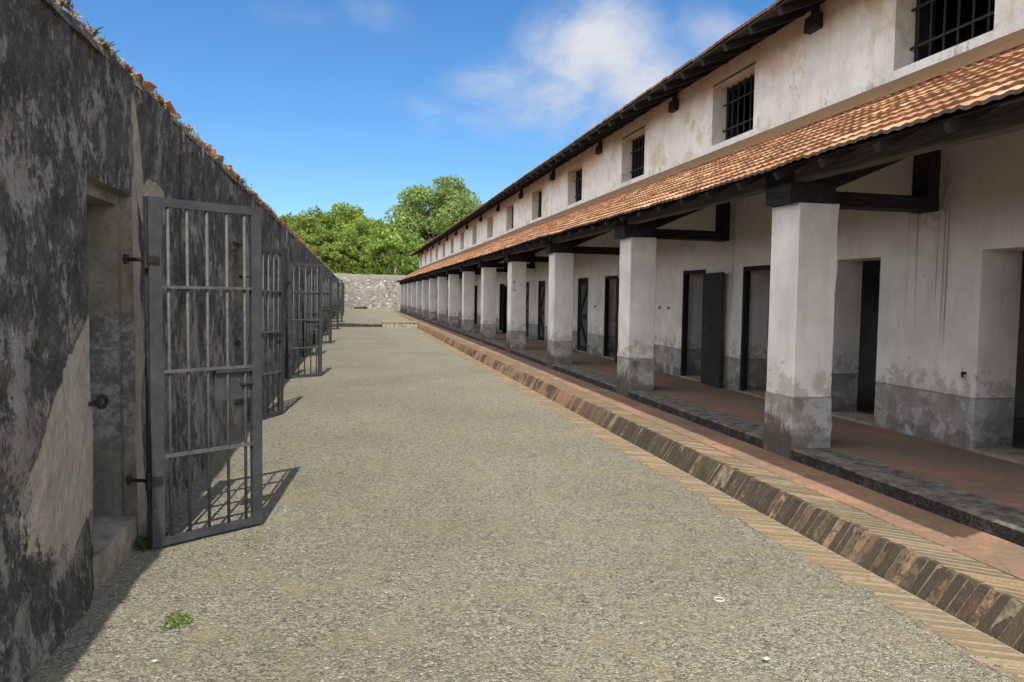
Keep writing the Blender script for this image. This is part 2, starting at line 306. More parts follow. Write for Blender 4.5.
M['wood']=mat_wood('dark_timber',(.012,.012,.013),(.028,.027,.029),(.065,.058,.054))
M['woodx']=mat_wood('dark_timber_cross',(.012,.011,.012),(.026,.024,.025),(.06,.053,.049),'X')
M['greywood']=mat_wood('weathered_beam',(.05,.045,.043),(.11,.10,.092),(.18,.165,.15))
M['door']=mat_wood('plank_door',(.022,.023,.025),(.036,.037,.040),(.055,.055,.057),'Z')
M['brace']=mat_wood('door_brace',(.008,.008,.010),(.016,.015,.018),(.03,.027,.027),'Z')
M['doorpanel']=mat_simple('door_panel',(.10,.105,.11),.8,8,.6,(.05,.052,.057))
M['metal']=mat_metal(); M['bar']=mat_simple('dusty_bar',(.095,.094,.092),.6,25,.7,(.045,.046,.050))
M['iron']=mat_simple('black_iron',(.012,.012,.013),.6,30,.5,(.03,.02,.015))
M['stone']=mat_stone_wall()
M['tile']=mat_tile()
M['tile_shade']=mat_simple('brown_tile_shade',(.23,.135,.066),.95,8,.6,(.16,.095,.05),bd=.01)  # brown that paints in the upper eaves' shade on the canopy tiles
M['tilelip']=mat_simple('dark_tile_end',(.20,.085,.04),.95,12,.8,(.09,.05,.03))  # tile ends coloured darker than the tops, drawing the row lines
M['tileedge']=mat_simple('mossy_tile_end',(.10,.065,.045),.95,30,.6,(.04,.034,.03))
M['conc']=mat_simple('pale_concrete',(.32,.285,.23),.93,7,.8,(.16,.14,.11),bd=.015)
M['dark']=mat_simple('dark_interior',(.20,.20,.195),.9,4,.5)
M['leafA']=mat_leaf('leaf_mid',[(0,(.06,.11,.02)),(.35,(.16,.25,.045)),(.7,(.27,.37,.08)),(1,(.38,.44,.14))])
M['leafB']=mat_leaf('leaf_big_tree',[(0,(.06,.10,.03)),(.35,(.15,.22,.06)),(.7,(.25,.33,.10)),(1,(.37,.42,.17))])
M['leafC']=mat_leaf('leaf_bright',[(0,(.04,.085,.01)),(.5,(.09,.19,.02)),(1,(.18,.29,.04))])
M['bark']=mat_simple('bark',(.14,.11,.08),.9,12,.6); M['palebark']=mat_simple('pale_bark',(.40,.36,.27),.9,8,.4)
M['weed']=mat_leaf('weed_green',[(0,(.04,.06,.03)),(.5,(.09,.11,.045)),(1,(.16,.17,.07))],.3)
M['dry']=mat_leaf('dry_weed',[(0,(.18,.13,.06)),(.5,(.28,.21,.10)),(1,(.36,.30,.15))],.3)
M['shard']=mat_simple('broken_tile',(.33,.13,.065),.9,14,.6,(.14,.08,.05))
M['grass']=mat_leaf('short_grass',[(0,(.05,.11,.012)),(.5,(.10,.20,.02)),(1,(.19,.29,.05))],.35)
M['drygrass']=mat_leaf('dry_grass',[(0,(.18,.16,.06)),(.5,(.28,.25,.10)),(1,(.38,.33,.15))],.3)
M['pebble']=brickish('pebble',[(.13,.12,.10),(.22,.205,.16),(.30,.28,.21),(.34,.32,.26),(.42,.40,.33)],(.25,.22,.15),.15)
M['white']=mat_simple('white_plastic',(.46,.45,.41),.5,20,.3,(.5,.48,.4))

# ------------------------------------------------------------------ setting: ground
def lin(a,b,st):
    n=max(1,int(round((b-a)/st))); return [a+(b-a)*i/n for i in range(n+1)]
g=MB()
def gz(x,y):
    e=max(0,(x-2.6))/.12; e=.012*min(1,e)*noise.noise(Vector((y*4,x*4,3)))+.0085*min(1,e)
    return e+.012*(1-min(1,max(0,(x-2.4)/.3)))*noise.noise(Vector((x*.7,y*.5,0)))+.006*noise.noise(Vector((x*3,y*3,1)))-.008
ys=lin(-4,14,.11)+lin(14.2,38.3,.5)[1:]; xs=lin(-1.5,2.55,.19)+lin(2.60,2.80,.04)
for i in range(len(ys)-1):
    for j in range(len(xs)-1):
        p=[(xs[a],ys[b]) for a,b in ((j,i),(j+1,i),(j+1,i+1),(j,i+1))]
        g.quad(*[(x,y,gz(x,y)) for x,y in p])
# rest of the sheet out to the horizon
for (a,b,c,d) in ((-400,-1.5,-4,38.3),(2.80,400,-4,38.3),(-400,400,-200,-4),(-400,400,38.3,900)):
    g.quad((a,c,-.02),(b,c,-.02),(b,d,-.02),(a,d,-.02))
tag(g.build('ground',M['gravel'],smooth=True),kind='structure')
# raised ground at the far end, with the low broken edging that retains it
g=MB()
xs=lin(-1.45,3.1,.4); ys=lin(38.3,71.2,1.2)
tz=lambda x,y: .155+.03*noise.noise(Vector((x*.8,y*.3,4)))+(.10*max(0,(y-40)/31))
for i in range(len(ys)-1):
    for j in range(len(xs)-1):
        p=[(xs[a],ys[b]) for a,b in ((j,i),(j+1,i),(j+1,i+1),(j,i+1))]
        g.quad(*[(x,y,tz(x,y)) for x,y in p])
for j in range(len(xs)-1): g.quad((xs[j],38.3,-.02),(xs[j+1],38.3,-.02),(xs[j+1],38.3,tz(xs[j+1],38.3)),(xs[j],38.3,tz(xs[j],38.3)))
tag(g.build('raised_ground',M['gravel']),kind='structure')
g=MB(); y=-1.25
x=-1.1
while x<1.2:
    w=R.uniform(.25,.6); g.box(x,x+w-.02,38.0,38.28,-.03,.15+R.uniform(-.04,.03),j=.015); x+=w
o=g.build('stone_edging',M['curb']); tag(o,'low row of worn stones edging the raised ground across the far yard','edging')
g=MB()
for k in range(9): g.box(1.35+k*.19,1.35+k*.19+.175,37.3,38.25,-.03,.235+R.uniform(-.008,.008),t=R.random(),j=.006)
g.box(1.33,3.04,37.27,38.27,.238,.275,j=.006)
o=g.build('step_slab',M['conc']); tag(o,'pale ribbed step block beside the brick kerb at the far end of the gravel','step')
g=MB(); g.box(.0,1.15,70.2,70.75,.2,.46,j=.03); g.box(.1,1.05,70.12,70.2,.22,.38,j=.02)
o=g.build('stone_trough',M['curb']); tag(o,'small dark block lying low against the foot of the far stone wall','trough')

# ------------------------------------------------------------------ brick kerb, apron
Y0,Y1=-3.0,66
ang=math.radians(27)
g=MB()    # flat diagonal band flush with the gravel
g.quad((2.755,Y0,-.0005),(3.0,Y0,-.0005),(3.0,38.3,-.0005),(2.755,38.3,-.0005),1)
y=Y0; dx=math.cos(ang); dy=-math.sin(ang); 
while y<38:
    x0,x1=2.745+R.uniform(-.03,.012),2.985; L=(x1-x0)/dx; w=.050; 
    a=Vector((x0,y,0));b=Vector((x1,y+dy*L,0)); hz=.0035+R.uniform(-.0015,.0025)
    g.hexa([(a.x,a.y,-.03),(b.x,b.y,-.03),(b.x,b.y+w,-.03),(a.x,a.y+w,-.03),(a.x,a.y,hz),(b.x,b.y,hz),(b.x,b.y+w,hz),(a.x,a.y+w,hz)],0,R.random()); y+=.084
tag(g.build('brick_path_band',[M['flatbrick'],M['mortar']]),kind='structure')
g=MB()    # leaning riser of soldier bricks
g.hexa([(3.000,Y0,-.03),(3.3,Y0,-.03),(3.3,Y1,-.03),(3.000,Y1,-.03),(3.104,Y0,.178),(3.3,Y0,.178),(3.3,Y1,.178),(3.104,Y1,.178)],1)
y=Y0
while y<Y1:
    w=R.uniform(.058,.076); j=lambda a=.006:R.uniform(-a,a); o1=j(.008)
    y0,y1=y+.007,y+w-.008
    low=2.995+o1;top=3.10+o1+j(.006);zt=.184+j(.004)
    if R.random()<.05: top+=.006; low+=.006; zt-=.010
    sk=.045
    g.hexa([(low,y0+sk+j(),-.02),(low+.06,y0+sk,-.02),(low+.06,y1+sk,-.02),(low,y1+sk+j(),-.02),(top+j(.005),y0,zt),(top+.035,y0,zt-.001),(top+.035,y1,zt-.001),(top+j(.003),y1,zt+j(.003))],0,R.random()); y+=w
tag(g.build('kerb',[M['riser'],M['kmortar']]),kind='structure')
g=MB()    # top band of diagonal headers
g.quad((3.12,Y0,.1805),(3.40,Y0,.1805),(3.40,Y1,.1805),(3.12,Y1,.1805),1)
ang2=math.radians(42); dx=math.cos(ang2); dy=-math.sin(ang2); y=Y0
while y<Y1:
    x0,x1=3.125,3.385+R.uniform(-.01,.01); L=(x1-x0)/dx; w=.050; hz=.183+R.uniform(-.001,.002)
    a=(x0,y);b=(x1,y+dy*L)
    g.hexa([(a[0],a[1],.15),(b[0],b[1],.15),(b[0],b[1]+w,.15),(a[0],a[1]+w,.15),(a[0],a[1],hz),(b[0],b[1],hz),(b[0],b[1]+w,hz),(a[0],a[1]+w,hz)],0,R.random()); y+=.082
tag(g.build('kerb_top_band',[M['edgebrick'],M['mortar']]),kind='structure')
g=MB(); ys=lin(Y0,Y1,.5)
for i in range(len(ys)-1):
    for a,b in ((3.36,3.55),(3.55,3.83)):
        zz=lambda x,y:.186+.006*noise.noise(Vector((x*4,y*1.5,0)))+(x-3.36)*.012
        g.quad(*[(x,y,zz(x,y)) for x,y in ((a,ys[i]),(b,ys[i]),(b,ys[i+1]),(a,ys[i+1]))])
tag(g.build('brick_apron',M['apron'],smooth=True),kind='structure')

# ------------------------------------------------------------------ wall grid with openings
def grid_wall(name,y0,y1,z0,z1,holes,xf,xb,mats,parent,st,dispf=None,side=1,merge_top=True):
    """wall whose visible face is at xf(side: +1 faces +X, -1 faces -X); holes=(ya,yb,za,zb)"""
    yc={y0,y1}; zc={z0,z1}
    for a,b,c,d in holes: yc|={a,b}; zc|={max(c,z0),min(d,z1)}
    def ref(c,st):
        c=sorted(c); r=[]
        for a,b in zip(c,c[1:]):
            n=max(1,int(round((b-a)/(st(a) if callable(st) else st)))); r+=[a+(b-a)*i/n for i in range(n)]
        return r+[c[-1]]
    Ys=ref(yc,st);Zs=ref(zc,.085 if dispf else 5)
    ny,nz=len(Ys),len(Zs); mb=MB(); vs=[]
    for i,y in enumerate(Ys):
        for z in Zs:
            vs.append((xf+(dispf(y,z) if dispf else 0),y,z))
    nf=len(vs)
    for y in Ys:
        for z in Zs: vs.append((xb,y,z))
    def solid(i,k):
        if i<0 or k<0 or i>=ny-1 or k>=nz-1: return False
        cy=(Ys[i]+Ys[i+1])/2; cz=(Zs[k]+Zs[k+1])/2
        return not any(a<cy<b and c<cz<d for a,b,c,d in holes)
    I=lambda i,k,b=0:b*nf+i*nz+k
    fs=[];ms=[]
    for i in range(ny-1):
        for k in range(nz-1):
            if not solid(i,k): continue
            q=(I(i,k),I(i+1,k),I(i+1,k+1),I(i,k+1)); fs.append(q if side>0 else q[::-1]); ms.append(0)
            q=(I(i,k,1),I(i,k+1,1),I(i+1,k+1,1),I(i+1,k,1)); fs.append(q if side>0 else q[::-1]); ms.append(0)
            for (di,dk,a,b) in ((-1,0,(i,k),(i,k+1)),(1,0,(i+1,k+1),(i+1,k)),(0,-1,(i+1,k),(i,k)),(0,1,(i,k+1),(i+1,k+1))):
                if not solid(i+di,k+dk):
                    q=(I(*a),I(*b),I(*b,1),I(*a,1)); fs.append(q if side>0 else q[::-1])
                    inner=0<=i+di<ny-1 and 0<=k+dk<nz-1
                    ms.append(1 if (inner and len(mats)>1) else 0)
    mb.v=vs;mb.f=fs;mb.m=ms;mb.t=[.5]*len(fs)
    return mb.build(name,mats,parent)

# ------------------------------------------------------------------ LEFT: long mildewed cell wall
GP=4.95
LW=empty('cell_wall',(-1.6,-3,0)); tag(LW,'long high mildewed dark plaster wall with a row of cell doorways along the left of the yard','wall')
LW.location=(0,0,0)
doors=[(4.38+GP*k,5.22+GP*k) for k in range(-1,13) ]
holesL=[(a,b,.16 if a<38 else .3,2.2) for a,b in doors]
def dl(y,z):
    d=.05*noise.noise(Vector((y*.5,z*.8,3)))+.022*noise.noise(Vector((y*2.1,z*2.1,0)))+.018*noise.noise(Vector((y*5,z*4,5)))+.010*noise.noise(Vector((y*13,z*9,5)))
    if z<.5: d+=.06*(1-z/.5)**1.5*(1 if y<4.3 else .35)
    if z>2.8: d+=.02*noise.noise(Vector((y*5,0,9)))
    for a,b in doors:   # keep it true round the openings
        dd=max(a-y,y-b,0); w=min(1,dd/.35) if z<2.6 else 1
        d=d*(.35+.65*w)
    return d
def top_z(y): return 0
wl=grid_wall('plaster_wall',-3.2,71.2,-.1,2.93,holesL,-1.37,-1.85,[M['leftwall'],M['jamb']],LW,lambda a:.07 if a<8 else (.14 if a<22 else .35),dl)
# ragged top course
g=MB(); ys=lin(-3.2,71.2,.12)
tz2=[2.955+.03*noise.noise(Vector((y*2.4,0,2)))+R.uniform(-.012,.012) for y in ys]
for i in range(len(ys)-1):
    a,b=ys[i],ys[i+1]; xo=lambda y:-1.355+.022*noise.noise(Vector((y*4,1,7)))
    g.hexa([(-1.84,a,2.90),(xo(a),a,2.895),(xo(b),b,2.895),(-1.84,b,2.90),(-1.84,a,tz2[i]+.02),(xo(a)-.02,a,tz2[i]),(xo(b)-.02,b,tz2[i+1]),(-1.84,b,tz2[i+1]+.02)],0)
g.build('coping',M['leftwall'],LW)
# cells behind: back wall, partitions, roof slab -> doorways open on dark rooms
g=MB(); g.box(-4.0,-3.85,-3.2,71.2,-.1,2.75); g.build('back_wall',M['dark'],LW)
g=MB(); g.box(-3.85,-1.853,-3.2,71.2,2.6,2.75); g.build('cell_ceiling',M['dark'],LW)
g=MB(); g.box(-3.85,-1.853,-3.2,-3.0,-.1,2.6); g.box(-3.85,-1.853,71,71.2,-.1,2.6); g.build('end_wall',M['dark'],LW)
for k,(a,b) in enumerate(doors):
    zb=.16 if a<38 else .3
    # rabbet frame of plaster and threshold
    g=MB()
    g.box(-1.83,-1.44,b-.075,b+.002,zb+.002,2.198); g.box(-1.83,-1.44,a+.0,b-.077,2.13,2.199)
    g.box(-1.832,-1.442,a-.002,a+.05,zb+.003,2.127)
    g.build('door_reveal',M['jamb'],LW)
    g=MB(); g.hexa([(-1.83,a+.02,-.05),(-1.345,a-.02,-.05),(-1.345,b-.07,-.05),(-1.83,b-.02,-.05),(-1.83,a+.02,zb+.012),(-1.355,a-.01,zb+.005),(-1.355,b-.08,zb+.012),(-1.83,b-.02,zb+.012)])
    g.build('threshold',M['conc'],LW)
    # eye bolt on the near jamb
    g=MB(); X=-1.34; yy=a-.0; z=1.0
    g.tube([(X-.03,yy-.05,z),(X-.01,yy+.01,z)],.012,8); g.tube([(X-.01,yy+.01,z),(X+.005,yy+.03,z)],.016,8)
    g.tube([(X+.01+.012*math.cos(t),yy+.062+.034*math.cos(t),z+.03*math.sin(t)) for t in [i*math.pi/6 for i in range(13)]],.011,6)
    g.build('eye_bolt',M['iron'],LW)
# plaster scar pilasters / conduit line along the wall
for yy in (6.62,16.2,21.5):
    g=MB(); g.bar((-1.355,yy,1.5),(-1.35,yy,2.9),.03,.03,(1,0,0)); g.build('plaster_rib',M['leftwall'],LW)

# ------------------------------------------------------------------ gates
def make_gate():
    """local: hinge axis at x=0, leaf extends along +x, thickness along y"""
    root=empty('barred_gate')
    H=2.16;W=.75
    g=MB(); T=.035
    g.box(0,.078,-T/2,T/2,.0,H); g.box(W-.072,W,-T/2,T/2,.0,H)
    g.box(.078,W-.072,-T/2+.001,T/2-.001,H-.055,H-.001); g.box(.078,W-.072,-T/2+.001,T/2-.001,.001,.05)
    # angle-iron flange
    g.box(-.004,.02,T/2,T/2+.03,.0,H); g.box(.08,.102,-T/2-.002,-T/2+.01,H-.16,H-.055)
    g.build('gate_frame',M['metal'],root)
    for x in (.125,.245,.375,.51,.635):
        g=MB(); g.tube([(x,0,.05),(x,0,H-.055)],.0105,8); g.build('vertical_bar',M['bar'],root,True)
    for z in (.56,1.09,1.615):
        g=MB(); g.box(.078,W-.072,-.022,.016,z-.009,z+.009); g.build('cross_bar',M['bar'],root)
    g=MB(); g.box(.42,W-.074,.002,.03,.875,1.075); g.box(.42,W-.074,-.02,.002,1.06,1.079)
    lb=g.build('lock_plate',M['metal'],root)
    g=MB(); g.tube([(.60,-.012,.97),(.69,-.012,.97)],.009,8); g.build('bolt',M['iron'],lb)
    for z in (.42,1.78):
        g=MB(); g.tube([(-.012,.0,z-.055),(-.012,.0,z+.055)],.018,10); g.box(-.01,.06,-.028,-.018,z-.022,z+.022)
        g.build('hinge',M['iron'],root)
    return root
angs=[53,23,54,29,43,18,46,60,30,50,24,40,33]
ordw=['nearest','second','third','fourth','fifth','sixth','seventh','eighth','ninth','tenth','eleventh','twelfth','farthest']
gate0=make_gate(); YH=[4.98,9.76,14.72,19.75,24.7]
for k in range(13):
    o=gate0 if k==0 else copy_tree(gate0)
    hy=YH[k] if k<5 else 4.95+GP*k
    z=.012 if hy<38 else .17
    o.location=(-1.225,hy,z); a=math.radians(90-angs[k]); o.rotation_euler=(R.uniform(-.012,.012) if k else 0,R.uniform(-.008,.012) if k else 0,a)
    sw={18:'barely',23:'slightly',24:'slightly',29:'slightly',30:'partly',33:'partly'}.get(angs[k],'wide')
    lab=('nearest grey barred iron gate standing wide open, its shadow grid on the gravel' if k==0 else
         f'{ordw[k]} grey barred iron gate from the front, swung {sw} open along the dark left wall')
    tag(o,lab,'gate','barred iron gates along the left wall')
    for zz in (.42,1.78):   # pintles fixed in the wall
        g=MB(); g.tube([(-1.375,hy+.05,zz+z),(-1.27,hy+.015,zz+z),(-1.232,hy-.003,zz+z-.01)],.012,8); g.box(-1.37,-1.35,hy+.025,hy+.08,zz+z-.03,zz+z+.03)
        g.build('hinge_pin',M['iron'],LW)

# ------------------------------------------------------------------ RIGHT: prison block
B=empty('prison_block'); tag(B,'long two-storey white prison building with tiled canopy on square pillars along the right','building')
XW=5.45; BY0,BY1=1.55,65.4; ZV=.285
PY=[6.03+4.13*k for k in range(-1,15)]   # near faces of pillars
DF=[5.78+.0]+[7.97,10.02,12.05,14.15,16.15,18.22,20.3,22.38,24.45]+[26.55+2.06*k for k in range(18)]
dw=[(f-.86,f) for f in [3.7]+DF if f<63.5]
wins=[(5.78+4.085*k,7.04+4.085*k) for k in range(-1,15)]
holes=[(a,b,.25,2.07) for a,b in dw]+[(a,b,3.975,4.865) for a,b in wins]
grid_wall('front_wall',BY0,BY1,-.1,5.22,holes,XW,XW+.42,[M['wall']],B,.8,None,-1)
g=MB(); g.box(13.0,13.4,BY0+.3,BY1-.3,-.1,5.2); g.build('rear_wall',M['wall'],B)
for y in (BY0,BY1-.3):
    g=MB(); x0=XW+.422
    pts=[(x0,-.1),(13.4,-.1),(13.4,5.2),(9.4,6.75),(x0,5.2)]
    vs=[(x,y,z) for x,z in pts]+[(x,y+.3,z) for x,z in pts]
    g.add(vs,[(4,3,2,1,0),(5,6,7,8,9),(0,1,6,5),(1,2,7,6),(2,3,8,7),(3,4,9,8),(4,0,5,9)]); g.build('gable_wall',M['wall'],B)
g=MB(); g.box(5.2,13.0,BY0+.3,BY1-.3,-.05,.262); g.build('floor',M['dark'],B)
g=MB(); g.box(XW+.422,13.0,BY0+.3,BY1-.3,3.2,3.3); g.build('upper_floor',M['dark'],B)
g=MB(); g.box(7.6,7.7,BY0+.3,BY1-.3,.27,3.2); g.box(8.0,8.1,BY0+.3,BY1-.3,3.3,5.2); g.build('partition',M['dark'],B)
# veranda slab with rounded worn kerb, lumps
g=MB(); ys=lin(BY0,BY1,.35)
for i in range(len(ys)-1):
    a,b=ys[i],ys[i+1]
    def sec(y):
        n=lambda k,s=.012:s*noise.noise(Vector((y*2.3,k,0)))
        return [(3.795+n(1),.15),(3.797+n(2),ZV-.010+n(3,.006)),(3.825+n(4),ZV+.002+n(5,.004)),(4.18+n(6,.02),ZV-.002),(XW,ZV-.02)]
    A,Bq=sec(a),sec(b)
    for k in range(4):
        g.quad((A[k][0],a,A[k][1]),(A[k+1][0],a,A[k+1][1]),(Bq[k+1][0],b,Bq[k+1][1]),(Bq[k][0],b,Bq[k][1]),0 if k<3 else 1)
p=sec(BY0)
g.add([(x,BY0,z) for x,z in p]+[(XW,BY0,.1),(3.795,BY0,.1)],[(0,1,2,3,4,5,6)])
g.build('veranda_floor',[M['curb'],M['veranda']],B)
# door thresholds
for a,b in dw:
    g=MB(); g.box(XW-.02,XW+.41,a+.01,b-.01,.2,.292,j=.004); g.build('door_sill',M['conc'],B)
# doors
def door_frame(a,b):
    g=MB(); X0,X1=XW+.005,XW+.09; t=.055
    g.box(X0,X1,a+.002,a+t,.293,2.066); g.box(X0,X1,b-t,b-.002,.293,2.066); g.box(X0+.001,X1-.001,a+t,b-t,2.01,2.067)
    return g.build('door_frame',M['brace'],B)
def braced_leaf(fr,a,b):
    g=MB(); y0,y1=a+.06,b-.06; X=XW+.03
    g.box(X+.02,X+.045,y0,y1,.31,2.0); lf=g.build('door_leaf',M['doorpanel'],fr)
    g=MB(); zz=[.33,.9,1.15,1.98]; 
    for z in (.36,1.13,1.95): g.box(X-.012,X+.02,y0,y1,z-.05,z+.05)
    g.bar((X+.003,y0+.05,.42),(X+.003,y1-.05,1.08),.09,.03,(1,0,0)); g.bar((X+.003,y1-.05,1.18),(X+.003,y0+.05,1.9),.09,.03,(1,0,0))
    g.box(X-.011,X+.02,y0,y0+.06,.41,1.08); g.box(X-.011,X+.02,y1-.06,y1,.41,1.9)
    g.build('brace',M['brace'],fr)
def open_leaf(fr,a,b,deg):
    # hinged on the near jamb, thrown back towards the viewer along the wall
    L=b-a-.06; h=Vector((XW-.02,a+.02,0)); an=math.radians(deg)
    d=Vector((-math.sin(an),-math.cos(an),0)); 
    g=MB(); n=5
    for k in range(n):
        p0=h+d*(L*k/n+.002); p1=h+d*(L*(k+1)/n-.002); g.bar((p0.x,p0.y,.275),(p0.x,p0.y,.276),.001,.001) if 0 else None
        c=(p0+p1)/2; g.bar((c.x,c.y,.275),(c.x,c.y,2.0),(L/n-.004),.03,(d.y,-d.x,0),jit=.0005)
    lf=g.build('door_leaf',M['door'],fr)
    g=MB(); nrm=Vector((d.y,-d.x,0)); nrm=nrm if nrm.x<0 else -nrm
    c=h+d*L*.55+nrm*.02
    g.tube([(c.x,c.y,1.2),(c.x+nrm.x*.03,c.y+nrm.y*.03,1.2),(c.x+nrm.x*.03,c.y+nrm.y*.03,1.1)],.01,6); g.build('latch',M['iron'],fr)
kinds={3:'plain',5:'plain',4:'none',6:'open',7:'brace',9:'brace',10:'brace',12:'open',13:'brace'}
for i,(a,b) in enumerate(dw):
    k=kinds.get(i)
    if i==4: k='open'
    if i<3: continue
    if i==3: k=None
    if k is None and i>4: k=R.choice(['brace','open','brace','plain'])
    fr=door_frame(a,b)
    if k=='brace': braced_leaf(fr,a,b)
    if k=='open': open_leaf(fr,a,b,6 if i==4 else R.uniform(8,22))
# small hooks on the wall
for (yy,zz) in ((12.55,1.44),(12.95,1.44),(20.1,1.4),(16.7,1.4),(5.9,.96),(24.9,1.4)):
    g=MB(); g.tube([(XW+.02,yy,zz),(XW-.04,yy,zz),(XW-.05,yy-.02,zz-.03)],.013,6); g.build('wall_hook',M['iron'],B)
# windows: iron grille + dark shutter board behind
for i,(a,b) in enumerate(wins):
    g=MB(); X=XW+.20
    for q in range(7):
        y=a+.09+q*(b-a-.18)/6; g.tube([(X,y,3.96),(X,y,4.88)],.0125,6)
    fr=g.build('window_grille',M['iron'],B)
    g=MB()
    for z in (4.21,4.6): g.box(X-.02,X-.012,a-.01,b+.01,z-.013,z+.013)
    g.build('cross_bar',M['iron'],fr)
    g=MB(); g.box(XW+.235,XW+.415,a+.002,a+.07,3.98,4.86); g.box(XW+.235,XW+.415,b-.07,b-.002,3.98,4.86); g.box(XW+.236,XW+.414,a+.07,b-.07,4.80,4.86); g.build('window_frame',M['brace'],B)
    # timber lintel line cracked above
    g=MB(); g.box(XW-.004,XW+.2,a-.02,b-.02+.02,4.868,4.905,j=.003); 
    if i in (2,3): g.build('lintel',M['greywood'],B)
# pillars
for k,y in enumerate(PY):
    g=MB(); w=.385; d=.445; j=R.uniform(-.006,.006)
    c=.008; x0,x1,y0,y1=3.8+j,3.8+w+j,y,y+d
    prof=[(x0+c,y0),(x1-c,y0),(x1,y0+c),(x1,y1-c),(x1-c,y1),(x0+c,y1),(x0,y1-c),(x0,y0+c)]
    lv=[.12,.2,.3,.4,.5,.6,.73,.745,.9,1.1,1.3,1.5,1.7,1.9,2.1,2.3,2.45]; off=[.014,.01,.007,.006,.006,.006,.006]+[0]*10; vs=[]
    cx,cy=(x0+x1)/2,(y0+y1)/2
    for z,o_ in zip(lv,off):
        for px,py in prof:
            nn=.006*noise.noise(Vector((px*5,py*5,z*2)));ch=max(0,noise.noise(Vector((px*9,py*9,z*7+k)))-.25)*.04*(1.6 if z<.7 else .7)
            vs.append((px+math.copysign(o_-ch,px-cx)+nn,py+math.copysign(o_-ch,py-cy)+nn,z))
    fs=[(i*8+q,i*8+(q+1)%8,(i+1)*8+(q+1)%8,(i+1)*8+q) for i in range(len(lv)-1) for q in range(8)]+[tuple(len(lv)*8-8+q for q in range(8))]
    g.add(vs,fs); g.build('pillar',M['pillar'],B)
    yc=y+.405
    # bolster, tie beam, post, principal rafter
    g=MB(); g.box(3.70,4.14,y-.012,y+.40,2.452,2.618,j=.006); g.box(3.722,3.90,y+.02,y+.44,2.60,2.785,j=.006); g.build('bolster',M['wood'],B)
    g=MB(); g.bar((3.79,yc,2.542),(XW+.1,yc,2.537),.23,.135,seg=6,jit=.003,cham=.008); g.build('tie_beam',M['woodx'],B)
    g=MB(); g.bar((5.388,yc,2.465),(5.388,yc,3.5),.235,.12,(1,0,0),cham=.008); g.build('post',M['wood'],B)
    rz=lambda x:2.70+.552*(x-3.38)
    g=MB(); g.bar((3.80,yc,2.535),(5.45,yc,2.535+.43*1.65),.21,.25,seg=6,jit=.004,cham=.008); g.build('principal_rafter',M['woodx'],B)
# plate beam in spans with sag
edges=[BY0+.25]+[y+.23 for y in PY[1:]]+[BY1-.4]
for a,b in zip(edges,edges[1:]):
    g=MB(); n=8; vs=[]
    for i in range(n+1):
        t=i/n; y=a+(b-a)*t; sag=-.018*math.sin(math.pi*t)+R.uniform(-.005,.005); bow=.02*math.sin(math.pi*t)*R.uniform(.6,1)
        h=.135+.012*abs(2*t-1)**2
        for (px,pz) in ((3.74,2.775-h),(3.88,2.775-h+.004),(3.88,2.775),(3.74,2.775)): vs.append((px+R.uniform(-.006,.006),y+(.003 if i==0 else (-.003 if i==n else 0)),pz+sag*(1 if pz<2.7 else .6)))
    fs=[(i*4+q,i*4+(q+1)%4,(i+1)*4+(q+1)%4,(i+1)*4+q) for i in range(n) for q in range(4)]+[(3,2,1,0),(n*4,n*4+1,n*4+2,n*4+3)]
    g.add(vs,fs); g.build('plate_beam',M['greywood'],B)
def tile_roof(name,y0,y1,x0,z0,slope,x1,mat,parent,per=.11,row=.185,amp=.010,lip=.020,ns=6,edge=1,sgn=1):
    g=MB(); L=math.hypot(1,slope); nr=int(math.ceil((x1-x0)*sgn*L/row)); ys=[]; y=y0
    ndx=-slope*sgn/L; 
    stp=per/ns; n=int((y1-y0)/stp); 
    # sway of the whole roof
    sway=lambda y,x:.036*noise.noise(Vector((y*.17,x*.3,0)))+.010*noise.noise(Vector((y*.9,x*1.3,2)))
    prof=[amp*(.5+.5*math.cos(2*math.pi*i/ns)) for i in range(ns)]
    rt={}
    for r in range(nr):
        s0=r*row; s1=(r+1)*row+.0
        xa=x0+sgn*s0/L; xb=x0+sgn*min(s1,(x1-x0)*sgn*L)/L; za=z0+slope*(xa-x0)*sgn; zb=z0+slope*(xb-x0)*sgn
        base=len(g.v); tl=0; 
        ph=(r%2)*(ns)
        for i in range(n+1):
            y=y0+i*stp; ti=(i+ph)//(2*ns)
            if (r,ti) not in rt: rt[(r,ti)]=(R.random(),R.uniform(-.004,.006),R.uniform(-.010,.010))
            tt=rt[(r,ti)]
            h=prof[i%ns]; sa=sway(y,xa); sb=sway(y,xb)
            zt=za+h+lip+tt[1]+sa
            xe=xa-sgn*(.012+tt[2])
            g.v.append((xe,y,zt-lip*1.25)); g.v.append((xe,y,zt)); g.v.append((xb,y,zb+h+sb+.002))
        for i in range(n):
            k=base+i*3; t=rt[(r,(i+ph)//(2*ns))][0]
            for q in ((k,k+3,k+4,k+1),(k+1,k+4,k+5,k+2)):
                g.f.append(q[::-1] if sgn>0 else q); g.m.append(0 if q[0]!=k else (1 if (r==0 and edge) else 2)); g.t.append(t)
    return g.build(name,[mat,M['tileedge'],M['tilelip']],parent)
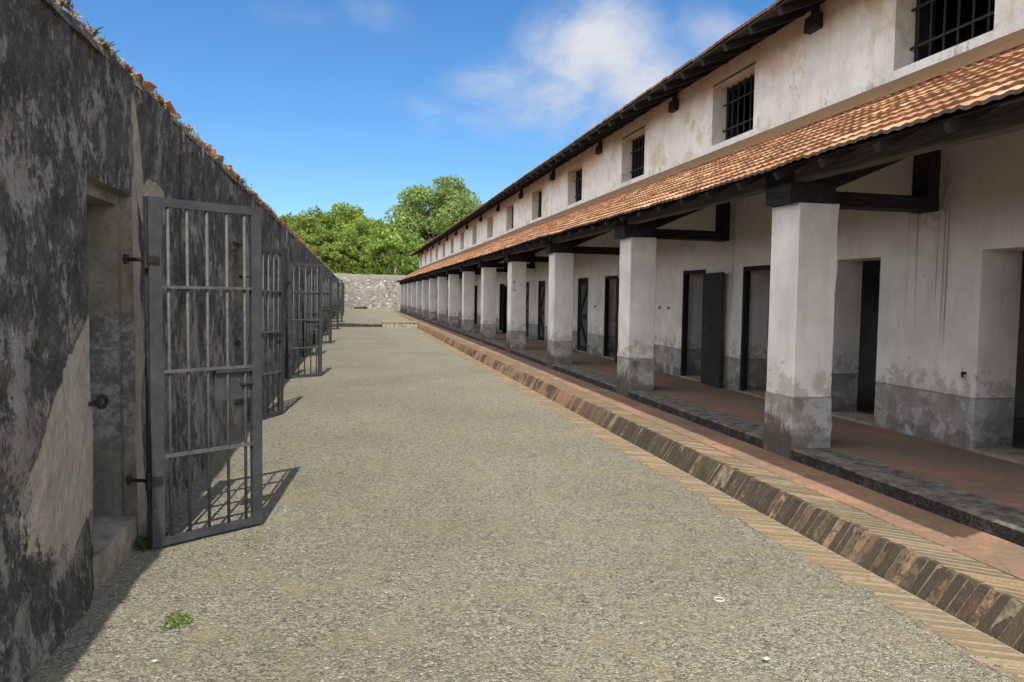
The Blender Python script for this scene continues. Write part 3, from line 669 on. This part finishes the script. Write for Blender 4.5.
# canopy over the veranda
tile_roof('canopy_roof',BY0+.25,BY1-1.0,3.38,2.675,.552,XW,M['tile'],B)
rz=lambda x:2.70+.552*(x-3.38)
g=MB(); 
a=[(3.43,2.687),(3.43,2.672),(XW,rz(XW)-.065),(XW,rz(XW)-.045)]
g.hexa([(a[0][0],BY0+.27,a[1][1]),(a[2][0],BY0+.27,a[2][1]),(a[2][0],BY1-1.02,a[2][1]),(a[0][0],BY1-1.02,a[1][1]),(a[0][0],BY0+.27,a[0][1]),(a[3][0],BY0+.27,a[3][1]),(a[3][0],BY1-1.02,a[3][1]),(a[0][0],BY1-1.02,a[0][1])]); g.build('canopy_boarding',M['wood'],B)
for k in range(100):
    y=2.05+.618*k
    if y>BY1-1.1: break
    g=MB(); x0=3.40; g.bar((x0,y,rz(x0)-.095),(XW,y,rz(XW)-.095),.05,.06); g.build('canopy_rafter',M['greywood'] if 0 else M['woodx'],B)
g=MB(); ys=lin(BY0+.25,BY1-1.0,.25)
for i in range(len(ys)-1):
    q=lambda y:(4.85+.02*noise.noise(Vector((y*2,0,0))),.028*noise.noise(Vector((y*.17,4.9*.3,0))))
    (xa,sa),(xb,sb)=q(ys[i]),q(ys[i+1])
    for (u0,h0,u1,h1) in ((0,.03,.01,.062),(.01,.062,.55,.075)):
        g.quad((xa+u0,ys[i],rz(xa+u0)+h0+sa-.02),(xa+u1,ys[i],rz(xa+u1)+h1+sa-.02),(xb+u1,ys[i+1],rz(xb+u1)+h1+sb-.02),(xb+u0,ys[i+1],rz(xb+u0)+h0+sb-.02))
g.build('tile_shade_strip',M['tile_shade'],B,True)  # strip added over the upper tiles, its colour standing in for their shade
# upper roof
tile_roof('upper_roof',BY0-.3,BY1+.8,4.70,4.965,.405,9.4,M['tile'],B,ns=3,row=.3,lip=.03,edge=0)
tile_roof('rear_roof',BY0-.3,BY1+.8,14.1,4.965,.405,9.4,M['tile'],B,per=.46,ns=3,row=.5,lip=.02,sgn=-1)
g=MB(); uz=lambda x:4.965+.405*(x-4.7)
A=BY0-.29;E2=BY1+.79
g.hexa([(4.705,A,uz(4.7)-.045),(9.4,A,uz(9.4)-.045),(9.4,E2,uz(9.4)-.045),(4.705,E2,uz(4.7)-.045),(4.705,A,uz(4.7)-.02),(9.4,A,uz(9.4)-.02),(9.4,E2,uz(9.4)-.02),(4.705,E2,uz(4.7)-.02)])
g.hexa([(9.4,A,uz(9.4)-.045),(14.09,A,uz(4.7)-.045),(14.09,E2,uz(4.7)-.045),(9.4,E2,uz(9.4)-.045),(9.4,A,uz(9.4)-.02),(14.09,A,uz(4.7)-.02),(14.09,E2,uz(4.7)-.02),(9.4,E2,uz(9.4)-.02)])
g.build('roof_boarding',M['wood'],B)
for k in range(100):
    y=1.5+.655*k
    if y>E2-.05: break
    g=MB(); g.bar((4.73,y,uz(4.73)-.095),(5.75,y,uz(5.75)-.095),.07,.10); g.build('roof_rafter',M['woodx'],B)
g=MB(); g.box(XW-.012,XW+.4,BY0,BY1,5.13,5.235,j=.003); g.build('wall_plate',M['wood'],B)
for k in range(-1,15):     # tie beam stubs poking out under the eaves
    y=8.43+4.1*k
    g=MB(); g.box(5.36,XW+.05,y-.13,y+.13,4.84,5.02,j=.012); g.box(5.40,XW+.05,y-.05,y+.05,5.0,5.14); g.build('beam_stub',M['wood'],B)

# ------------------------------------------------------------------ far wall
g=MB(); xs=lin(-12,5.2,.4); 
tp=[3.42+.05*noise.noise(Vector((x*1.3,0,0)))+(.05 if x<-.3 else 0) for x in xs]
for i in range(len(xs)-1):
    a,b=xs[i],xs[i+1]; g.hexa([(a,71.25,-.1),(b,71.25,-.1),(b,71.75,-.1),(a,71.75,-.1),(a,71.25,tp[i]),(b,71.25,tp[i+1]),(b,71.75,tp[i+1]),(a,71.75,tp[i])])
g2=MB(); g2.box(5.2,30,71.25,71.75,-.1,3.42); g.v+=g2.v and []; 
o=g.build('stone_wall',M['stone']); tag(o,'pale grey rubble stone wall closing the far end of the yard','wall')

# ------------------------------------------------------------------ trees
def leafquad(g,c,s,t,rr=R):
    u=Vector((rr.gauss(0,1),rr.gauss(0,1),rr.gauss(0,1))).normalized(); w=u.orthogonal().normalized(); q=rr.uniform(0,6.28)
    w=Matrix.Rotation(q,3,u)@w; x=u.cross(w); a=s*rr.uniform(.6,1.2); b=a*rr.uniform(.4,.7)
    g.quad(c-w*a,c+x*b,c+w*a,c-x*b,0,t)
def make_tree(H,W,seed,leaf,bark,n=70,lpc=75,ls=.17,cb=.25,name='leafy_tree',trunkr=.22):
    rr=random.Random(seed); root=empty(name)
    g=MB(); pts=[Vector((0,0,-.1))]; 
    for i in range(1,7): pts.append(Vector((rr.uniform(-.25,.25)*i*.4,rr.uniform(-.25,.25)*i*.4,H*.13*i)))
    g.tube(pts,[trunkr*(1-.13*i) for i in range(7)],8)
    cl=[]
    for k in range(n):
        for _ in range(30):
            v=Vector((rr.uniform(-1,1),rr.uniform(-1,1),rr.uniform(-1,1)))
            if .35<v.length<1: break
        zc=H*(cb+(1-cb)*.5); c=Vector((v.x*W*.5,v.y*W*.5,zc+v.z*H*(1-cb)*.5))
        c+=Vector((noise.noise(v*1.7+Vector((seed,0,0))),noise.noise(v*1.7+Vector((0,seed,0))),noise.noise(v*1.7+Vector((0,0,seed)))))*W*.16
        cl.append((c,rr.uniform(.5,1.05)*W*.11+.25))
    for c,r in cl[::3]:
        b=pts[min(6,2+rr.randrange(5))]; m=(b+c)/2+Vector((0,0,-.3)); g.tube([b,m,c],[trunkr*.35,trunkr*.22,trunkr*.08],5)
    g.build('trunk',bark,root,True)
    g=MB()
    for c,r in cl:
        ct=rr.random()
        for _ in range(lpc):
            v=Vector((rr.gauss(0,1),rr.gauss(0,1),rr.gauss(0,1))).normalized()*r*rr.uniform(.35,1.0)**.5
            v.z*=.75
            leafquad(g,c+v,ls,min(1,max(0,.55*ct+.45*rr.random())),rr)
    g.build('crown',leaf,root)
    return root
protos=[make_tree(11.0,7.6,11,M['leafA'],M['bark'],n=125,lpc=120,ls=.21,cb=.12),make_tree(10.3,8.0,12,M['leafA'],M['bark'],n=130,lpc=120,ls=.21,cb=.1),make_tree(11.4,7.0,13,M['leafA'],M['bark'],n=115,lpc=120,ls=.21,cb=.12)]
spots=[(-26,92,1.0),(-21,89,1.02),(-16.5,91,.98),(-12.0,88,1.02),(-8.5,90,1.0),(-4.6,87,.98),(-1.2,89,.98),(2.6,88,.96),(-6.3,82,.72),(-1.8,80,.66),(2.0,81,.7),(-10.5,83,.78),(6.3,94,.98),(15.5,96,1.05),(20,98,1.1),(-14,98,1.13),(-3,99,1.12),(-31,95,1.05),(-18.5,83,.8),(25,97,1.0),(-4.2,80,.74),(.3,82,.80),(-8.8,81,.72),(-13,82,.8),(-1,95,1.0),(-7,95,1.03),(4.6,84,.78),(-16,83,.8),(4.6,91,1.02),(1.0,92,1.0)]
used=set()
for i,(x,y,s) in enumerate(spots):
    k=i%3; o=protos[k] if k not in used else copy_tree(protos[k]); used.add(k)
    o.location=(x,y,0); o.rotation_euler=(0,0,R.uniform(0,6.28)); o.scale=(s,s,s*R.uniform(.95,1.03))
    tag(o,'mid-green leafy tree in the dense row rising behind the far stone wall','tree','leafy trees behind the far wall')
big=make_tree(15.3,11.5,31,M['leafB'],M['bark'],n=230,lpc=140,ls=.20,cb=.12,name='tall_tree',trunkr=.4); big.location=(9.3,89,0)
tag(big,'tallest round-crowned tree behind the far wall, beside the end of the tiled roof','tree')
pal=make_tree(8.0,4.6,44,M['leafA'],M['palebark'],n=34,lpc=60,ls=.22,cb=.5,name='pale_trunk_tree',trunkr=.16); pal.location=(3.55,76,0)
pal.rotation_euler=(0,0,1.6)
tag(pal,'thin tree with bare pale trunk and sparse yellowish crown behind the far wall','tree')
for i,(x,s) in enumerate(((1.9,1),(5.9,1.1),(-.4,.85))):
    if i==0: sh=make_tree(4.3,3.2,51,M['leafC'],M['bark'],n=50,lpc=70,ls=.2,cb=.2,name='broadleaf_shrub',trunkr=.08); o=sh
    else: o=copy_tree(sh)
    o.location=(x,74.5,0); o.scale=(s,s,s); o.rotation_euler=(0,0,i*1.7)
    tag(o,'bright green bush whose top shows just over the far stone wall','bush','bright bushes behind the far wall')

# ------------------------------------------------------------------ wall-top weeds and tile shards
def make_weed(seed,mat,n=26,h=.14,name='wall_weed',sp=.07):
    rr=random.Random(seed); g=MB()
    for _ in range(n):
        b=Vector((rr.uniform(-.04,.04),rr.uniform(-sp,sp),0)); a=rr.uniform(0,6.28); ln=h*rr.uniform(.4,1.1); w=rr.uniform(.006,.013)
        d=Vector((math.cos(a)*.7,math.sin(a)*.9,rr.uniform(.5,1.3))).normalized(); m=b+d*ln*.55; e=m+(d+Vector((0,0,-.5))).normalized()*ln*.45; s_=d.cross(Vector((0,0,1))).normalized()*w
        t=rr.random(); g.quad(b-s_*.5,b+s_*.5,m+s_,m-s_,0,t); g.quad(m-s_,m+s_,e+s_*.3,e-s_*.3,0,t)
    return g.build(name,mat)
def make_shard(seed):
    rr=random.Random(seed); g=MB(); n=5; ps=[(math.cos(2*math.pi*i/n+rr.uniform(-.3,.3))*rr.uniform(.045,.085),math.sin(2*math.pi*i/n+rr.uniform(-.3,.3))*rr.uniform(.045,.085)) for i in range(n)]
    vs=[(x,y*1.2,-.008+.15*x*x*8) for x,y in ps]+[(x,y*1.2,.010+.15*x*x*8) for x,y in ps]
    g.add(vs,[tuple(range(n-1,-1,-1)),tuple(range(n,2*n))]+[(i,(i+1)%n,n+(i+1)%n,n+i) for i in range(n)]); return g.build('tile_shard',M['shard'])
wk=[make_weed(1,M['weed']),make_weed(2,M['dry'],30,.12,'dry_weed'),make_weed(3,M['weed'],16,.2,'tall_weed')]
sk=[make_shard(s) for s in (5,6,7)]
uw=set();us=set(); y=3.7; i=0
labs=['small green weed tuft rooted on top of the dark left wall','dry straw-coloured weed tuft on top of the dark left wall','longer green weed sprig sticking up from the left wall top']
grs=['green weeds on the wall top','dry weeds on the wall top','tall weeds on the wall top']
while y<44:
    q=R.choice([0,0,1,1,2]) if R.random()<.8 else 0
    o=wk[q] if q not in uw else wk[q].copy()
    if q in uw: COL.objects.link(o)
    uw.add(q); o.location=(-1.40+R.uniform(-.02,.05),y,2.955); o.rotation_euler=(0,R.uniform(.0,.5),R.uniform(0,6.28) if R.random()<.5 else 0); s=R.uniform(.22,.5)*(1 if y<10 else 1.5); o.scale=(s,s,s)
    tag(o,labs[q],'weed',grs[q])
    if R.random()<.62:
        q=R.randrange(3); o=sk[q] if q not in us else sk[q].copy()
        if q in us: COL.objects.link(o)
        us.add(q); o.location=(-1.40+R.uniform(-.02,.02),y+R.uniform(.05,.12),2.985); o.rotation_euler=(R.uniform(-.7,.7),R.uniform(.3,1.3),R.uniform(0,3)); s=R.uniform(.5,.9)*(1 if y<8 else 1.2); o.scale=(s,s,s)
        tag(o,'broken orange roof tile piece standing along the top edge of the left wall','tile shard','broken tiles on the wall top')
    y+=R.uniform(.13,.30)*(1 if y<14 else 1.7)
g=MB(); y=3.4
for q in range(7000):
    y=3.3+44*R.random()**1.5; k=noise.noise(Vector((y*1.9,0,5)))
    if k<-.12: continue
    c=Vector((-1.40+R.uniform(-.05,.05),y,2.965+abs(R.gauss(0,.5))*(.02+.05*max(0,k+.1)))); leafquad(g,c,.012+.0007*y,min(1,max(0,.5+k+R.uniform(-.3,.3))))
tag(g.build('wall_moss',M['dry']),'low mossy fringe of dry growth along the top edge of the left wall','moss',kind='stuff')
# ------------------------------------------------------------------ gravel stones, grass tufts, litter
g=MB(); ico=[Vector(v).normalized() for v in ((0,0,1),(.9,0,.3),(.2,.9,.2),(-.8,.4,.3),(-.6,-.7,.2),(.4,-.8,.3),(0,0,-.6))]
fi=[(0,1,2),(0,2,3),(0,3,4),(0,4,5),(0,5,1),(6,2,1),(6,3,2),(6,4,3),(6,5,4),(6,1,5)]
for k in range(15000):
    y=2.6+9*R.random()**1.7; x=R.uniform(-1.3,2.72); r=R.choice([.003,.004,.005,.005,.006,.009])*R.uniform(.7,1.25)
    a=R.uniform(0,6.28);ca,sa=math.cos(a),math.sin(a); sx,sy,sz=r*R.uniform(.8,1.4),r*R.uniform(.7,1.1),r*R.uniform(.5,.9)
    z=gz(x,y)+sz*.25
    g.add([(x+(v.x*ca-v.y*sa)*sx,y+(v.x*sa+v.y*ca)*sy,z+v.z*sz) for v in ico],fi,0,R.random()**1.3)
tag(g.build('loose_gravel',M['pebble']),'loose pale and grey gravel stones scattered over the yard','gravel',kind='stuff')
def grass_patch(name,cx,cy,rx,ry,n,mat,h,label,cat='grass',z0=0,kind='stuff'):
    g=MB()
    for _ in range(n):
        rr_=math.sqrt(R.random()); a=R.uniform(0,6.28); nn=noise.noise(Vector((cx+math.cos(a)*1.3,cy+math.sin(a)*1.3,0)))
        x=cx+rx*rr_*math.cos(a)*(1+nn); y=cy+ry*rr_*math.sin(a)*(1+nn); a=R.uniform(0,6.28); l=h*R.uniform(.4,1.1); w=R.uniform(.002,.005)*(h/.03)**.5
        b=Vector((x,y,gz(x,y)+z0-.002)); d=Vector((math.cos(a),math.sin(a),R.uniform(.3,1.5))).normalized(); s_=Vector((-d.y,d.x,0)).normalized()*w; e=b+d*l; m=b+d*l*.5+Vector((0,0,l*.12))
        t=R.random(); g.quad(b-s_,b+s_,m+s_,m-s_,0,t); g.quad(m-s_,m+s_,e+s_*.2,e-s_*.2,0,t)
    o=g.build(name,mat); tag(o,label,cat,kind=kind); return o
grass_patch('grass_patch',-.835,3.87,.062,.095,520,M['grass'],.017,'small vivid green grass clump on the gravel in front of the doorway')
grass_patch('grass_patch',-.62,5.08,.09,.15,170,M['grass'],.018,'thin green grass clump on the gravel just below the nearest gate')
grass_patch('grass_patch',-1.27,5.12,.05,.14,260,M['weed'],.09,'dark green weeds at the wall foot beside the nearest threshold')
g=MB(); 
for _ in range(2600):
    y=2.7+6*R.random()**1.4; x=R.uniform(-1.0,2.4)
    if noise.noise(Vector((x*1.6+3,y*1.3,0)))<.06: continue
    a=R.uniform(0,6.28); l=R.uniform(.012,.035); w=.0014; b=Vector((x,y,gz(x,y)+.001)); d=Vector((math.cos(a),math.sin(a),R.uniform(.05,.7))).normalized(); s_=Vector((-d.y,d.x,0)).normalized()*w
    g.quad(b-s_,b+s_,b+d*l+s_*.4,b+d*l-s_*.4,0,R.random())
tag(g.build('dry_grass',M['drygrass']),'sparse dry straw grass growing through the gravel','grass',kind='stuff')
RX,RY=1.913,3.662
g=MB(); c=Vector((RX,RY,gz(RX,RY)+.006)); g.tube([c+Vector((.026*math.cos(t),.026*math.sin(t),0)) for t in [i*math.pi/8 for i in range(17)]],.0055,6)
tag(g.build('plastic_ring',M['white'],smooth=True),'small white plastic ring lying on the gravel near the kerb','ring')
for nm,(x,y),r,lb in (('pebble',(1.80,2.99),.016,'white pebble on the gravel close to the lower right kerb'),('pebble',(-.84,3.44),.013,'pale pebble on the gravel in front of the left wall shadow')):
    g=MB(); g.add([(v.x*r*1.3+x,v.y*r+y,v.z*r*.7+.004) for v in ico],fi,0,1); tag(g.build(nm,M['white']),lb,'pebble')

# ------------------------------------------------------------------ camera
cam=bpy.data.cameras.new('camera'); co=bpy.data.objects.new('camera',cam); COL.objects.link(co); scene.camera=co
right=Vector((.97904361,-.20317061,.0139753)); down=Vector((.00170651,-.06043683,-.99817057)); fwd=Vector((.20364355,.97727636,-.05882358))
m=Matrix((right,-down,-fwd)).transposed().to_4x4(); m.translation=Vector((0,0,1.6)); co.matrix_world=m
cam.sensor_width=36; cam.lens=760/1024*36; cam.clip_start=.05; cam.clip_end=3000
# ------------------------------------------------------------------ light
ts=Vector((-.062,-.81,1)).normalized()
sun=bpy.data.lights.new('sun','SUN'); sun.energy=3.0; sun.angle=math.radians(.5); sun.color=(1,.94,.84)
so=bpy.data.objects.new('sun',sun); COL.objects.link(so); so.rotation_euler=ts.to_track_quat('Z','Y').to_euler(); so.location=(0,-10,20)
W=bpy.data.worlds.new('World'); scene.world=W; W.use_nodes=True; nt=W.node_tree; nt.nodes.clear()
N=nt.nodes.new; Lk=nt.links.new
out=N('ShaderNodeOutputWorld'); bg=N('ShaderNodeBackground'); Lk(bg.outputs[0],out.inputs[0]); bg.inputs[1].default_value=.15
sky=N('ShaderNodeTexSky'); sky.sky_type='NISHITA'; sky.sun_disc=False; sky.sun_elevation=math.asin(ts.z); sky.sun_rotation=math.atan2(ts.x,ts.y); sky.ozone_density=2.5; sky.air_density=1.0; sky.dust_density=.4
hs=N('ShaderNodeHueSaturation'); hs.inputs['Saturation'].default_value=1.12; Lk(sky.outputs[0],hs.inputs['Color'])
tc=N('ShaderNodeTexCoord')
s0=N('ShaderNodeSeparateXYZ'); Lk(tc.outputs['Generated'],s0.inputs[0]); g0=N('ShaderNodeMapRange'); g0.inputs[1].default_value=0; g0.inputs[2].default_value=.5; Lk(s0.outputs[2],g0.inputs[0])
gc=N('ShaderNodeMix'); gc.data_type='RGBA'; gc.inputs[6].default_value=(.37,.47,.57,1); gc.inputs[7].default_value=(.30,.50,.62,1); Lk(g0.outputs[0],gc.inputs[0])
gm=N('ShaderNodeMix'); gm.data_type='RGBA'; gm.blend_type='MULTIPLY'; gm.inputs[0].default_value=1; Lk(hs.outputs[0],gm.inputs[6]); Lk(gc.outputs[2],gm.inputs[7])
def dirpix(px,py):
    return (right*((px-512)/760)+down*((py-341)/760)+fwd).normalized()
nz=N('ShaderNodeTexNoise'); nz.inputs['Scale'].default_value=5.5; nz.inputs['Detail'].default_value=9; nz.inputs['Roughness'].default_value=.58; nz.inputs['Distortion'].default_value=.3
mp=N('ShaderNodeMapping'); mp.inputs['Scale'].default_value=(1,1,1.5); mp.inputs['Location'].default_value=(.3,.1,.7); Lk(tc.outputs['Generated'],mp.inputs[0]); Lk(mp.outputs[0],nz.inputs['Vector'])
acc=None
def mth(op,a,b):
    x=N('ShaderNodeMath'); x.operation=op
    for i,v in enumerate((a,b)):
        if isinstance(v,bpy.types.NodeSocket): Lk(v,x.inputs[i])
        else: x.inputs[i].default_value=v
    return x.outputs[0]
for (px,py,rx,rz_,st) in ((602,55,.10,.070,1.15),(545,98,.13,.055,.85),(640,95,.10,.08,1.05),(480,118,.12,.035,.55),(715,30,.08,.06,.6),(330,15,.12,.035,.30),(340,165,.09,.02,.18),(880,-120,.25,.1,.5),(-300,40,.3,.12,.6)):
    c=dirpix(px,py)
    v=N('ShaderNodeVectorMath'); v.operation='SUBTRACT'; Lk(tc.outputs['Generated'],v.inputs[0]); v.inputs[1].default_value=c
    v2=N('ShaderNodeVectorMath'); v2.operation='MULTIPLY'; Lk(v.outputs[0],v2.inputs[0]); v2.inputs[1].default_value=(1/rx,1/rx,1/rz_)
    ln=N('ShaderNodeVectorMath'); ln.operation='LENGTH'; Lk(v2.outputs[0],ln.inputs[0])
    b=mth('MULTIPLY',mth('MAXIMUM',mth('SUBTRACT',1.35,ln.outputs['Value']),0.0),st)
    acc=b if acc is None else mth('MAXIMUM',acc,b)
den=mth('ADD',mth('MULTIPLY',acc,.62),mth('MULTIPLY',mth('SUBTRACT',nz.outputs[0],.5),mth('MINIMUM',mth('MULTIPLY',acc,3.5),1.7)))
mr=N('ShaderNodeMapRange'); mr.interpolation_type='SMOOTHSTEP'; mr.inputs[1].default_value=.08; mr.inputs[2].default_value=.9; mr.inputs[4].default_value=.85; Lk(den,mr.inputs[0])
cr=N('ShaderNodeMix'); cr.data_type='RGBA'; Lk(mth('MULTIPLY',nz.outputs[0],1.0),cr.inputs[0]); cr.inputs[6].default_value=(1.7,1.85,2.1,1); cr.inputs[7].default_value=(4.2,4.1,4.0,1)
# unseen broken cloud added behind and left of the viewer to brighten shaded walls
sp=N('ShaderNodeSeparateXYZ'); Lk(tc.outputs['Generated'],sp.inputs[0])
m2=N('ShaderNodeMapRange'); m2.interpolation_type='SMOOTHSTEP'; m2.inputs[1].default_value=-.05; m2.inputs[2].default_value=-.45; Lk(mth('ADD',mth('MULTIPLY',sp.outputs[1],.45),mth('MULTIPLY',sp.outputs[0],1.0)),m2.inputs[0])
n2=N('ShaderNodeTexNoise'); n2.inputs['Scale'].default_value=2.4; n2.inputs['Detail'].default_value=7; n2.inputs['Roughness'].default_value=.55; Lk(tc.outputs['Generated'],n2.inputs['Vector'])
m3=N('ShaderNodeMapRange'); m3.interpolation_type='SMOOTHSTEP'; m3.inputs[1].default_value=.36; m3.inputs[2].default_value=.56; m3.inputs[4].default_value=.92; Lk(n2.outputs[0],m3.inputs[0])
m4=N('ShaderNodeMapRange'); m4.interpolation_type='SMOOTHSTEP'; m4.inputs[1].default_value=.15; m4.inputs[2].default_value=-.45; m4.inputs[4].default_value=.85; Lk(sp.outputs[1],m4.inputs[0])
m2=type('q',(),{'outputs':[mth('MAXIMUM',m2.outputs[0],m4.outputs[0])]})()
cov=mth('MAXIMUM',mr.outputs[0],mth('MULTIPLY',m2.outputs[0],m3.outputs[0]))
bc=N('ShaderNodeMix'); bc.data_type='RGBA'; Lk(m2.outputs[0],bc.inputs[0]); Lk(cr.outputs[2],bc.inputs[6]); bc.inputs[7].default_value=(10.5,10.0,9.5,1)
mx=N('ShaderNodeMix'); mx.data_type='RGBA'; Lk(cov,mx.inputs[0]); Lk(gm.outputs[2],mx.inputs[6]); Lk(bc.outputs[2],mx.inputs[7]); Lk(mx.outputs[2],bg.inputs[0])
vs=scene.view_settings; vs.view_transform='Standard'; vs.look='None'; vs.exposure=.8; vs.gamma=1; vs.use_curve_mapping=False
